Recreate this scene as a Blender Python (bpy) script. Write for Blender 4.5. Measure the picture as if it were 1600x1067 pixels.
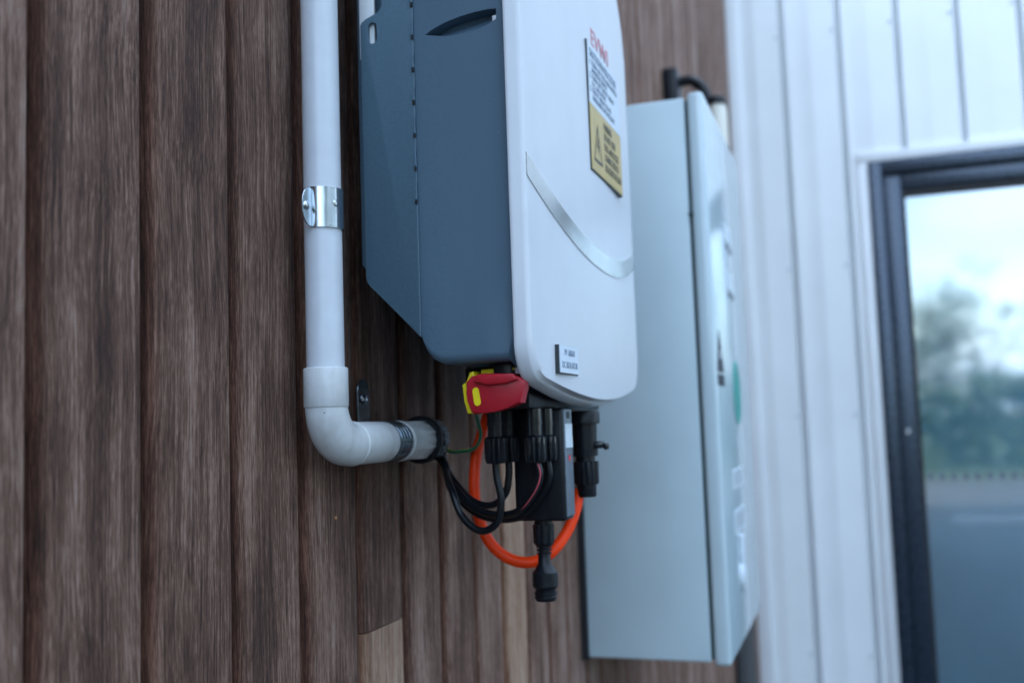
import bpy, bmesh, math, random
from mathutils import Vector, Matrix, noise
R = math.radians
PI = math.pi
for o in list(bpy.data.objects): bpy.data.objects.remove(o)
SC = bpy.context.scene
COL = SC.collection

# ---------------------------------------------------------------- camera
# world: X = out of the timber wall, Y = along the timber wall (away), Z = up, ground at 0
cam_d = bpy.data.cameras.new('camera')
cam = bpy.data.objects.new('camera', cam_d); COL.objects.link(cam)
roll, pitch = R(1.97), R(4.84)
f, ccx, ccy = 1560.0, 800.0, 533.5
up = Vector((-math.sin(roll)*math.cos(pitch), -math.cos(roll)*math.cos(pitch), math.sin(pitch)))
a = Vector((1340-ccx, 650-ccy, f)).normalized(); a = (a - up*a.dot(up)).normalized()
n = a.cross(up).normalized()
if n.x < 0: n = -n
W = Matrix((n, a, up))                                  # image axes -> world
rt, dn, fw = W.col[0], W.col[1], W.col[2]
m4 = Matrix.Identity(4)
for i in range(3):
    m4[i][0] = rt[i]; m4[i][1] = -dn[i]; m4[i][2] = -fw[i]
m4[0][3], m4[1][3], m4[2][3] = .40, 0.0, 1.22
cam.matrix_world = m4
cam_d.sensor_width = 36; cam_d.lens = f/1600*36
cam_d.clip_start = .02; cam_d.clip_end = 3000
cam_d.dof.use_dof = True
cam_d.dof.focus_distance = .705
cam_d.dof.aperture_fstop = 5.4
SC.camera = cam

# ---------------------------------------------------------------- light
SUN_EL, SUN_AZ = 38, -42            # the sun stands behind the building: everything in view is in open shade
world = bpy.data.worlds.new('World'); SC.world = world; world.use_nodes = True
nt = world.node_tree; nt.nodes.clear()
def N(t, typ, **kw):
    nd = t.nodes.new(typ)
    for k, v in kw.items(): setattr(nd, k, v)
    return nd
sky = N(nt, 'ShaderNodeTexSky', sky_type='NISHITA'); sky.sun_disc = False
sky.sun_elevation = R(SUN_EL); sky.sun_rotation = R(SUN_AZ)
tc = N(nt, 'ShaderNodeTexCoord'); mp = N(nt, 'ShaderNodeMapping'); mp.inputs['Scale'].default_value = (1, 1, 2.6)
mp.inputs['Location'].default_value = (.35, .2, .55)
cn = N(nt, 'ShaderNodeTexNoise'); cn.inputs['Scale'].default_value = 1.9; cn.inputs['Detail'].default_value = 7
cr = N(nt, 'ShaderNodeValToRGB'); cr.color_ramp.elements[0].position = .40; cr.color_ramp.elements[1].position = .60
mx = N(nt, 'ShaderNodeMix', data_type='RGBA')
mx.inputs[7].default_value = (6.2, 7.8, 10.1, 1)         # bright cloud
bg = N(nt, 'ShaderNodeBackground'); bg.inputs[1].default_value = .10
wo = N(nt, 'ShaderNodeOutputWorld')
nt.links.new(tc.outputs['Generated'], mp.inputs[0]); nt.links.new(mp.outputs[0], cn.inputs['Vector'])
nt.links.new(cn.outputs[0], cr.inputs[0]); nt.links.new(cr.outputs[0], mx.inputs[0])
nt.links.new(sky.outputs[0], mx.inputs[6]); nt.links.new(mx.outputs[2], bg.inputs[0]); nt.links.new(bg.outputs[0], wo.inputs[0])

sd = bpy.data.lights.new('sun', 'SUN'); sd.energy = 2.0; sd.angle = R(.6); sd.color = (1, .95, .88)
sun = bpy.data.objects.new('sun', sd); COL.objects.link(sun)
az, el = R(SUN_AZ), R(SUN_EL)
sun_dir = Vector((math.sin(az)*math.cos(el), math.cos(az)*math.cos(el), math.sin(el)))
sun.rotation_euler = sun_dir.to_track_quat('Z', 'Y').to_euler()
vs = SC.view_settings
vs.view_transform = 'Standard'; vs.look = 'None'; vs.exposure = 2.47; vs.gamma = 1; vs.use_curve_mapping = False
SC.render.engine = 'CYCLES'
SC.cycles.max_bounces = 8

# ---------------------------------------------------------------- materials
def mat(name, col=(.5,.5,.5), rough=.5, metal=0, spec=.5, bump=None, vary=None, coat=0, coat_rough=.05, specks=None, scuff=None):
    """plain procedural surface; vary=(scale, amount) mottles the colour, bump=(scale, strength, dist)"""
    m = bpy.data.materials.new(name); m.use_nodes = True
    t = m.node_tree; p = t.nodes['Principled BSDF']
    p.inputs['Base Color'].default_value = (*col, 1)
    p.inputs['Roughness'].default_value = rough; p.inputs['Metallic'].default_value = metal
    p.inputs['Specular IOR Level'].default_value = spec
    p.inputs['Coat Weight'].default_value = coat; p.inputs['Coat Roughness'].default_value = coat_rough
    c = N(t, 'ShaderNodeTexCoord')
    if vary:
        nz = N(t, 'ShaderNodeTexNoise'); nz.inputs['Scale'].default_value = vary[0]; nz.inputs['Detail'].default_value = 5
        t.links.new(c.outputs['Object'], nz.inputs['Vector'])
        mr = N(t, 'ShaderNodeMapRange'); mr.inputs[1].default_value = .3; mr.inputs[2].default_value = .7
        mr.inputs[3].default_value = 1-vary[1]; mr.inputs[4].default_value = 1+vary[1]*.6
        t.links.new(nz.outputs[0], mr.inputs[0])
        ml = N(t, 'ShaderNodeMix', data_type='RGBA', blend_type='MULTIPLY'); ml.inputs[0].default_value = 1
        ml.inputs[6].default_value = (*col, 1); t.links.new(mr.outputs[0], ml.inputs[7])
        t.links.new(ml.outputs[2], p.inputs['Base Color'])
        rr = N(t, 'ShaderNodeMapRange'); rr.inputs[3].default_value = rough*.85; rr.inputs[4].default_value = min(1, rough*1.15)
        t.links.new(nz.outputs[0], rr.inputs[0]); t.links.new(rr.outputs[0], p.inputs['Roughness'])
    if bump:
        nb = N(t, 'ShaderNodeTexNoise'); nb.inputs['Scale'].default_value = bump[0]; nb.inputs['Detail'].default_value = 3
        t.links.new(c.outputs['Object'], nb.inputs['Vector'])
        b = N(t, 'ShaderNodeBump'); b.inputs['Strength'].default_value = bump[1]; b.inputs['Distance'].default_value = bump[2]
        t.links.new(nb.outputs[0], b.inputs['Height']); t.links.new(b.outputs[0], p.inputs['Normal'])
    if specks or scuff:
        src = p.inputs['Base Color'].links[0].from_socket if p.inputs['Base Color'].links else None
        for kind, arg in (('specks', specks), ('scuff', scuff)):
            if not arg: continue
            mm = N(t, 'ShaderNodeMix', data_type='RGBA', blend_type='MULTIPLY')
            if kind == 'specks':                     # sparse dust and grit: (cells per metre, radius, colour factor)
                vo = N(t, 'ShaderNodeTexVoronoi'); vo.inputs['Scale'].default_value = arg[0]; t.links.new(c.outputs['Object'], vo.inputs['Vector'])
                th = N(t, 'ShaderNodeMath', operation='LESS_THAN'); sc_ = N(t, 'ShaderNodeSeparateColor'); t.links.new(vo.outputs['Color'], sc_.inputs[0])
                rm = N(t, 'ShaderNodeMath', operation='POWER'); rm.inputs[1].default_value = 9; t.links.new(sc_.outputs[0], rm.inputs[0])
                rs = N(t, 'ShaderNodeMath', operation='MULTIPLY'); rs.inputs[1].default_value = arg[1]; t.links.new(rm.outputs[0], rs.inputs[0])
                t.links.new(vo.outputs['Distance'], th.inputs[0]); t.links.new(rs.outputs[0], th.inputs[1]); fac = th.outputs[0]
                mm.inputs[7].default_value = (*arg[2], 1)
            else:                                    # faint runs of dirt, stretched downwards: (scale, strength, colour factor)
                mpp = N(t, 'ShaderNodeMapping'); mpp.inputs['Scale'].default_value = (arg[0], arg[0], arg[0]*.12); t.links.new(c.outputs['Object'], mpp.inputs[0])
                qn = N(t, 'ShaderNodeTexNoise'); qn.inputs['Scale'].default_value = 1; qn.inputs['Detail'].default_value = 6; t.links.new(mpp.outputs[0], qn.inputs['Vector'])
                r2 = N(t, 'ShaderNodeMapRange'); r2.inputs[1].default_value = .52; r2.inputs[2].default_value = .75; r2.inputs[4].default_value = arg[1]
                t.links.new(qn.outputs[0], r2.inputs[0]); fac = r2.outputs[0]
                mm.inputs[7].default_value = (*arg[2], 1)
            t.links.new(fac, mm.inputs[0])
            if src: t.links.new(src, mm.inputs[6])
            else: mm.inputs[6].default_value = (*col, 1)
            src = mm.outputs[2]; t.links.new(src, p.inputs['Base Color'])
    return m

def wood_material():
    m = bpy.data.materials.new('weathered_timber'); m.use_nodes = True
    t = m.node_tree; p = t.nodes['Principled BSDF']; L = t.links.new
    p.inputs['Roughness'].default_value = .78; p.inputs['Specular IOR Level'].default_value = .3
    at = N(t, 'ShaderNodeAttribute', attribute_name='board')        # r: offset, g: tone, b: tongue/cove mask
    sp = N(t, 'ShaderNodeSeparateColor'); L(at.outputs['Color'], sp.inputs[0])
    geo = N(t, 'ShaderNodeTexCoord')
    def off(k):
        v = N(t, 'ShaderNodeMath', operation='MULTIPLY'); v.inputs[1].default_value = k
        L(sp.outputs[0], v.inputs[0]); return v
    cmb = N(t, 'ShaderNodeCombineXYZ'); L(off(3.1).outputs[0], cmb.inputs[0]); L(off(7.7).outputs[0], cmb.inputs[1]); L(off(13.).outputs[0], cmb.inputs[2])
    ad = N(t, 'ShaderNodeVectorMath', operation='ADD'); L(geo.outputs['Object'], ad.inputs[0]); L(cmb.outputs[0], ad.inputs[1])
    # slow sideways wander of the grain
    wn = N(t, 'ShaderNodeTexNoise'); wn.inputs['Scale'].default_value = 5; wn.inputs['Detail'].default_value = 2
    L(ad.outputs[0], wn.inputs['Vector'])
    ws = N(t, 'ShaderNodeVectorMath', operation='SCALE'); ws.inputs['Scale'].default_value = .014; L(wn.outputs['Color'], ws.inputs[0])
    ad2 = N(t, 'ShaderNodeVectorMath', operation='ADD'); L(ad.outputs[0], ad2.inputs[0]); L(ws.outputs[0], ad2.inputs[1])
    def nz(sy, sz, det, rough=.6, vec=None):
        mpn = N(t, 'ShaderNodeMapping'); mpn.inputs['Scale'].default_value = (sy, sy, sz)
        L((vec or ad2).outputs[0], mpn.inputs[0])
        q = N(t, 'ShaderNodeTexNoise'); q.inputs['Scale'].default_value = 1; q.inputs['Detail'].default_value = det
        q.inputs['Roughness'].default_value = rough; L(mpn.outputs[0], q.inputs['Vector']); return q
    broad = nz(48, 1.9, 4)          # bands across a board
    grain = nz(430, 7, 6, .68)      # streaks
    fibre = nz(1200, 42, 4, .72)      # weathered fibres
    patch = nz(26, 9, 5, .62)       # water marks / blotches
    def term(src, k, prev):
        q = N(t, 'ShaderNodeMath', operation='SUBTRACT'); q.inputs[1].default_value = .5; L(src, q.inputs[0])
        v = N(t, 'ShaderNodeMath', operation='MULTIPLY_ADD'); v.inputs[1].default_value = k; L(q.outputs[0], v.inputs[0])
        if prev is None: v.inputs[2].default_value = .545
        else: L(prev, v.inputs[2])
        return v.outputs[0]
    fine = nz(2100, 120, 2, .5)
    val = term(broad.outputs[0], .55, None); val = term(grain.outputs[0], .75, val); val = term(fibre.outputs[0], .80, val)
    val = term(fine.outputs[0], .5, val); val = term(patch.outputs[0], .55, val); val = term(sp.outputs[1], .42, val)
    rp = N(t, 'ShaderNodeValToRGB'); e = rp.color_ramp.elements
    e[0].position = .20; e[0].color = (.040, .020, .014, 1)
    e[1].position = 1.0; e[1].color = (.48, .41, .385, 1)
    for pos, c in ((.40, (.120, .062, .042)), (.52, (.215, .128, .095)), (.64, (.305, .203, .160)), (.80, (.390, .296, .252))):
        q = e.new(pos); q.color = (*c, 1)
    L(val, rp.inputs[0])
    # the few fresher boards, and far ones lightened as sheen, are tan rather than grey
    fr_ = N(t, 'ShaderNodeMapRange'); fr_.inputs[1].default_value = .70; fr_.inputs[2].default_value = .92; L(sp.outputs[1], fr_.inputs[0])
    wm = N(t, 'ShaderNodeMix', data_type='RGBA', blend_type='MULTIPLY'); wm.inputs[7].default_value = (1.12, .98, .74, 1)
    L(fr_.outputs[0], wm.inputs[0]); L(rp.outputs[0], wm.inputs[6])
    # unweathered red-brown tongue
    cv = N(t, 'ShaderNodeMix', data_type='RGBA', blend_type='MULTIPLY'); cv.inputs[7].default_value = (.62, .42, .33, 1)
    cb = N(t, 'ShaderNodeMath', operation='MULTIPLY'); cb.inputs[1].default_value = .9; L(sp.outputs[2], cb.inputs[0])
    L(cb.outputs[0], cv.inputs[0]); L(wm.outputs[2], cv.inputs[6])
    # long dark pores
    pr = nz(520, 7, 2, .5)
    pk = N(t, 'ShaderNodeMapRange'); pk.inputs[1].default_value = .30; pk.inputs[2].default_value = .40; pk.inputs[3].default_value = .45; pk.inputs[4].default_value = 1
    L(pr.outputs[0], pk.inputs[0])
    pm = N(t, 'ShaderNodeMix', data_type='RGBA', blend_type='MULTIPLY'); pm.inputs[0].default_value = 1
    L(cv.outputs[2], pm.inputs[6]); L(pk.outputs[0], pm.inputs[7])
    L(pm.outputs[2], p.inputs['Base Color'])
    hsum = N(t, 'ShaderNodeMath', operation='MULTIPLY_ADD'); hsum.inputs[1].default_value = .8; L(fibre.outputs[0], hsum.inputs[0]); L(grain.outputs[0], hsum.inputs[2])
    b = N(t, 'ShaderNodeBump'); b.inputs['Strength'].default_value = .9; b.inputs['Distance'].default_value = .0016
    L(hsum.outputs[0], b.inputs['Height']); L(b.outputs[0], p.inputs['Normal'])
    return m

M = dict(
    wood=wood_material(),
    dark=mat('dark_sarking', (.012,.012,.014), .9),
    white_steel=mat('white_coated_steel', (.84,.875,.89), .38, spec=.5, vary=(3, .05), bump=(22, .12, .002)),
    flash=mat('white_flashing', (.81,.845,.865), .35, vary=(5, .04)),
    alu=mat('dark_window_aluminium', (.030,.048,.074), .28, metal=.45, spec=.8, vary=(40, .10)),
    gasket=mat('black_rubber', (.010,.011,.013), .6),
    pvc=mat('white_pvc', (.60,.645,.70), .33, vary=(60, .05), bump=(400, .05, .0003), specks=(110, .12, (.3,.3,.32)), scuff=(60, .5, (.80,.80,.80))),
    pvc_f=mat('grey_white_pvc_fitting', (.60,.635,.65), .36, vary=(90, .09), bump=(700, .08, .0003), specks=(170, .16, (.35,.30,.27)), scuff=(70, .8, (.72,.69,.66))),
    zinc=mat('zinc_plated_steel', (.52,.57,.61), .20, metal=1, vary=(120, .08), bump=(160, .10, .0006)),
    dzinc=mat('dull_zinc_steel', (.25,.29,.32), .20, metal=.9, vary=(150, .3)),
    shell=mat('slate_blue_enclosure', (.082,.142,.198), .46, spec=.4, vary=(900, .10), bump=(1500, .25, .0002), specks=(90, .08, (2.0,1.9,1.8)), scuff=(16, .5, (1.25,1.2,1.15))),
    sink=mat('slate_blue_casting', (.090,.160,.215), .42, spec=.4, vary=(500, .10), bump=(1300, .25, .0002)),
    hollow=mat('recess', (.030,.055,.09), .5),
    cover=mat('white_enclosure_cover', (.60,.635,.68), .30, spec=.45, vary=(30, .03), bump=(1600, .10, .0001), specks=(70, .09, (.35,.33,.32)), scuff=(14, .35, (.86,.86,.86))),
    silver=mat('silver_trim', (.62,.63,.62), .22, metal=.85, vary=(25, .18)),
    plate_core=mat('black_plate_core', (.015,.025,.03), .5),
    plate_white=mat('white_engraved_plate', (.60,.68,.76), .35, vary=(60, .05)),
    plate_yellow=mat('yellow_label_face', (.50,.37,.115), .35, vary=(45, .16)),
    ink=mat('black_ink', (.03,.035,.05), .6),
    ink2=mat('grey_ink', (.19,.25,.32), .6),
    redink=mat('red_ink', (.56,.20,.25), .5),
    red=mat('red_plastic', (.40,.010,.022), .38, spec=.4, vary=(80, .12), bump=(900, .1, .0002)),
    yellow=mat('yellow_plastic', (.80,.66,.008), .42, vary=(70, .08)),
    black=mat('black_plastic', (.006,.008,.012), .36, spec=.30, vary=(200, .3), bump=(900, .15, .0002)),
    blackgl=mat('glossy_black_plastic', (.006,.009,.013), .15, spec=.55),
    rubber=mat('black_cable_sheath', (.005,.007,.010), .36, spec=.35, bump=(600, .1, .0002)),
    orange=mat('orange_cable_sheath', (.92,.052,.003), .42, spec=.25, vary=(60, .08), bump=(300, .08, .0004)),
    green=mat('green_wire_sheath', (.02,.19,.10), .4),
    lime=mat('yellow_wire_stripe', (.55,.55,.05), .4),
    pink=mat('red_print_stripe', (.55,.08,.11), .5),
    strip=mat('grey_label_strip', (.13,.16,.19), .35, vary=(200, .2)),
    cab=mat('pale_grey_cabinet_paint', (.53,.655,.70), .34, spec=.5, vary=(9, .05), bump=(900, .12, .0002), specks=(30, .05, (.4,.4,.4)), scuff=(8, .5, (.86,.88,.88))),
    cabdoor=mat('gloss_grey_cabinet_paint', (.52,.645,.69), .16, spec=.6, vary=(9, .04), coat=.4, coat_rough=.12),
    seal=mat('dark_green_seal', (.02,.045,.05), .6),
    sticker_w=mat('white_sticker', (.64,.72,.78), .4, vary=(90, .12)),
    sticker_g=mat('green_sticker', (.04,.33,.29), .4, vary=(60, .2)),
    lampw=mat('cream_lamp_glass', (.78,.77,.68), .35),
    lock=mat('satin_steel', (.45,.47,.5), .25, metal=1),
    concrete=mat('concrete', (.40,.40,.39), .9, vary=(4, .2), bump=(60, .4, .004)),
    gravel=mat('gravel', (.07,.07,.07), .95, vary=(35, .5), bump=(90, .8, .02)),
    grass=mat('grass_ground', (.045,.075,.03), .95, vary=(1.5, .4), bump=(40, .8, .03)),
    bark=mat('bark', (.09,.07,.055), .9, vary=(8, .4), bump=(30, .8, .02)),
    leaf=mat('leaf', (.050,.085,.040), .6, vary=(1.4, .5)),
    leaf2=mat('grey_green_leaf', (.065,.095,.065), .6, vary=(1.4, .5)),
    roofm=mat('roof_steel', (.22,.24,.26), .5, vary=(3, .1)),
    blind=mat('pale_blue_interior_blind', (.46,.82,.97), .8, vary=(1.6, .22)),
)
def glass_material():
    m = bpy.data.materials.new('tinted_reflective_glass'); m.use_nodes = True
    t = m.node_tree; t.nodes.clear(); L = t.links.new
    gl = N(t, 'ShaderNodeBsdfGlossy'); gl.inputs['Color'].default_value = (.97,.93,.93,1); gl.inputs['Roughness'].default_value = .05
    tr = N(t, 'ShaderNodeBsdfTransparent'); tr.inputs['Color'].default_value = (.80,.93,.97,1)
    fr = N(t, 'ShaderNodeFresnel'); fr.inputs['IOR'].default_value = 1.5
    ma = N(t, 'ShaderNodeMath', operation='MULTIPLY_ADD'); ma.inputs[1].default_value = 1.2; ma.inputs[2].default_value = .28
    L(fr.outputs[0], ma.inputs[0])
    mxs = N(t, 'ShaderNodeMixShader'); L(ma.outputs[0], mxs.inputs[0]); L(tr.outputs[0], mxs.inputs[1]); L(gl.outputs[0], mxs.inputs[2])
    # faint pane waviness
    nb = N(t, 'ShaderNodeTexNoise'); nb.inputs['Scale'].default_value = 2.5
    b = N(t, 'ShaderNodeBump'); b.inputs['Strength'].default_value = .25; b.inputs['Distance'].default_value = .004
    L(nb.outputs[0], b.inputs['Height']); L(b.outputs[0], gl.inputs['Normal'])
    o = N(t, 'ShaderNodeOutputMaterial'); L(mxs.outputs[0], o.inputs[0])
    return m
M['glass'] = glass_material()

# ---------------------------------------------------------------- helpers
def link(name, bm_or_me, m, parent=None, smooth=35, origin=None):
    """one mesh object; geometry is given in world metres, re-based on the parent Empty"""
    if isinstance(bm_or_me, bmesh.types.BMesh):
        bmesh.ops.recalc_face_normals(bm_or_me, faces=bm_or_me.faces) if getattr(bm_or_me, 'faces', None) else None
        me = bpy.data.meshes.new(name); bm_or_me.to_mesh(me); bm_or_me.free()
    else: me = bm_or_me
    base = Vector((0,0,0))
    q = parent
    while q is not None:
        base += Vector(q.location); q = q.parent
    if origin is not None and parent is None: base = Vector(origin)
    if base.length: me.transform(Matrix.Translation(-base))
    if smooth:
        for pl in me.polygons: pl.use_smooth = True
        me.set_sharp_from_angle(angle=R(smooth))
    if isinstance(m, (list, tuple)):
        for k in m: me.materials.append(k)
    else: me.materials.append(m)
    o = bpy.data.objects.new(name, me); COL.objects.link(o)
    if parent is not None: o.parent = parent
    elif origin is not None: o.location = origin
    return o
def tag(o, label=None, cat=None, group=None, kind=None):
    if label: o['label'] = label
    if cat: o['category'] = cat
    if group: o['group'] = group
    if kind: o['kind'] = kind
    return o
def thing(name, label, cat, loc, group=None):
    o = bpy.data.objects.new(name, None); COL.objects.link(o); o.location = loc; o.empty_display_size = .05
    return tag(o, label, cat, group)
def box(bm, x0, x1, y0, y1, z0, z1, bev=0, seg=2):
    r = bmesh.ops.create_cube(bm, size=1)
    vs_ = r['verts']
    for v in vs_:
        v.co = Vector((x0+(v.co.x+.5)*(x1-x0), y0+(v.co.y+.5)*(y1-y0), z0+(v.co.z+.5)*(z1-z0)))
    if bev:
        ed = list({e for v in vs_ for e in v.link_edges})
        bmesh.ops.bevel(bm, geom=ed, offset=bev, segments=seg, affect='EDGES', profile=.5)
def mkbox(name, dims, m, parent=None, bev=0, seg=2, smooth=35):
    bm = bmesh.new(); box(bm, *dims, bev=bev, seg=seg); return link(name, bm, m, parent, smooth)
def prism(bm, pts, axis, a0, a1, bev=0, seg=2):
    """pts: 2-D outline in the two remaining axes (in X,Y,Z order), extruded from a0 to a1 along axis"""
    def P(p, q):
        return {'X': (q, p[0], p[1]), 'Y': (p[0], q, p[1]), 'Z': (p[0], p[1], q)}[axis]
    v0 = [bm.verts.new(P(p, a0)) for p in pts]; v1 = [bm.verts.new(P(p, a1)) for p in pts]
    k = len(pts); fs = [bm.faces.new(v0), bm.faces.new(list(reversed(v1)))]
    for i in range(k): fs.append(bm.faces.new((v0[i], v1[i], v1[(i+1) % k], v0[(i+1) % k])))
    if bev:
        ed = [e for e in fs[0].edges] + [e for e in fs[1].edges]
        bmesh.ops.bevel(bm, geom=ed, offset=bev, segments=seg, affect='EDGES', profile=.5)
def frame_for(d):
    d = Vector(d).normalized()
    h = Vector((0,0,1)) if abs(d.z) < .9 else Vector((0,1,0))
    u = d.cross(h).normalized(); return u, d.cross(u).normalized(), d
def lathe(bm, base, d, prof, seg=32, flutes=0, fdepth=0, fr=(0, 0), sides=0, cap=True):
    """prof: (t, r) along direction d. Between t in fr the radius is fluted."""
    u, w, d = frame_for(d); base = Vector(base); rings = []
    for t, r in prof:
        ring = []
        for i in range(seg):
            an = 2*PI*i/seg; rr = r
            if flutes and fr[0] <= t <= fr[1]:
                rr = r - fdepth*(.5+.5*math.cos(an*flutes))**2
            if sides and fr[0] <= t <= fr[1]:
                hh = PI/sides; rr = r*math.cos(hh)/math.cos(((an + hh) % (2*hh)) - hh)
            ring.append(bm.verts.new(base + d*t + u*math.cos(an)*rr + w*math.sin(an)*rr))
        rings.append(ring)
    for A, B in zip(rings, rings[1:]):
        for i in range(seg): bm.faces.new((A[i], A[(i+1) % seg], B[(i+1) % seg], B[i]))
    if cap:
        bm.faces.new(list(reversed(rings[0]))); bm.faces.new(rings[-1])
def spline(pts, per=12):
    P = [Vector(p) for p in pts]; out = []
    for i in range(len(P)-1):
        p0 = P[max(i-1, 0)]; p1 = P[i]; p2 = P[i+1]; p3 = P[min(i+2, len(P)-1)]
        for k in range(per):
            t = k/per
            out.append(.5*((2*p1) + (p2-p0)*t + (2*p0-5*p1+4*p2-p3)*t*t + (3*p1-p0-3*p2+p3)*t**3))
    out.append(P[-1]); return out
def tube(bm, path, r, seg=16, cap=True):
    path = [Vector(p) for p in path]; k = len(path); rad = r if callable(r) else (lambda s: r)
    t0 = (path[1]-path[0]).normalized(); u = frame_for(t0)[0]; rings = []
    for i, p in enumerate(path):
        t = (path[min(i+1, k-1)] - path[max(i-1, 0)]).normalized()
        u = (u - t*u.dot(t)).normalized(); w = t.cross(u)
        rr = rad(i/(k-1))
        rings.append([bm.verts.new(p + u*math.cos(2*PI*j/seg)*rr + w*math.sin(2*PI*j/seg)*rr) for j in range(seg)])
    for A, B in zip(rings, rings[1:]):
        for j in range(seg): bm.faces.new((A[j], A[(j+1) % seg], B[(j+1) % seg], B[j]))
    if cap: bm.faces.new(list(reversed(rings[0]))); bm.faces.new(rings[-1])
def dup(o, delta=(0,0,0)):
    """copy of a thing with copies of its parts and sub-parts"""
    r = o.copy(); COL.objects.link(r); r.location = Vector(o.location) + Vector(delta)
    for ch in list(o.children):
        c = ch.copy(); COL.objects.link(c); c.parent = r
        for g in ch.children:
            d = g.copy(); COL.objects.link(d); d.parent = c
    return r
def cutter(bm):
    me = bpy.data.meshes.new('cutter'); bmesh.ops.recalc_face_normals(bm, faces=bm.faces); bm.to_mesh(me); bm.free()
    o = bpy.data.objects.new('cutter', me); COL.objects.link(o); return o
def carve(o, bm):
    """boolean difference, baked into the mesh; the cutter is removed"""
    c = cutter(bm)
    md = o.modifiers.new('b', 'BOOLEAN'); md.object = c; md.solver = 'EXACT'; md.operation = 'DIFFERENCE'
    bpy.context.view_layer.update()
    ev = o.evaluated_get(bpy.context.evaluated_depsgraph_get())
    me = bpy.data.meshes.new_from_object(ev)
    o.modifiers.remove(md); o.data = me
    bpy.data.objects.remove(c)
    for pl in me.polygons: pl.use_smooth = True
    me.set_sharp_from_angle(angle=R(30))
def text_part(name, body, size, mtx, m, parent, depth=.0002, align='LEFT', width=None, spacing=None):
    cu = bpy.data.curves.new(name, 'FONT'); cu.body = body; cu.size = size; cu.extrude = depth; cu.align_x = align
    cu.resolution_u = 3
    if spacing: cu.space_line = spacing
    tmp = bpy.data.objects.new('tmp', cu); COL.objects.link(tmp); bpy.context.view_layer.update()
    me = bpy.data.meshes.new_from_object(tmp.evaluated_get(bpy.context.evaluated_depsgraph_get()))
    bpy.data.objects.remove(tmp)
    if width:
        xs = [v.co.x for v in me.vertices]; w0 = max(xs)-min(xs)
        if align == 'LEFT': me.transform(Matrix.Scale(width/w0, 4, (1,0,0)))
    me.transform(mtx)
    return link(name, me, m, parent, smooth=0)
def face_X(y, z, x, tilt=0):
    """matrix that lays text (x right, y up) on a plane facing +X, reading towards +Y"""
    r = Matrix(((0,0,1,0), (1,0,0,0), (0,1,0,0), (0,0,0,1)))
    return Matrix.Translation((x, y, z)) @ Matrix.Rotation(tilt, 4, 'X') @ r

rnd = random.Random(7)

# ================================================================ SETTING
def ground_sheet(name, x0, x1, y0, y1, z, m, nx=1, ny=1):
    bm = bmesh.new()
    g = [[bm.verts.new((x0+(x1-x0)*i/nx, y0+(y1-y0)*j/ny, z)) for i in range(nx+1)] for j in range(ny+1)]
    for j in range(ny):
        for i in range(nx): bm.faces.new((g[j][i], g[j][i+1], g[j+1][i+1], g[j+1][i]))
    return link(name, bm, m, smooth=0)
tag(ground_sheet('ground', -900, 900, -900, 900, 0, M['grass']), kind='structure')
tag(ground_sheet('gravel_yard', -.5, 9, -12, 3.9, .004, M['gravel']), kind='structure')
tag(ground_sheet('path', 1.35, 4, -4.62, -4.42, .008, M['concrete']), kind='structure')

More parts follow.
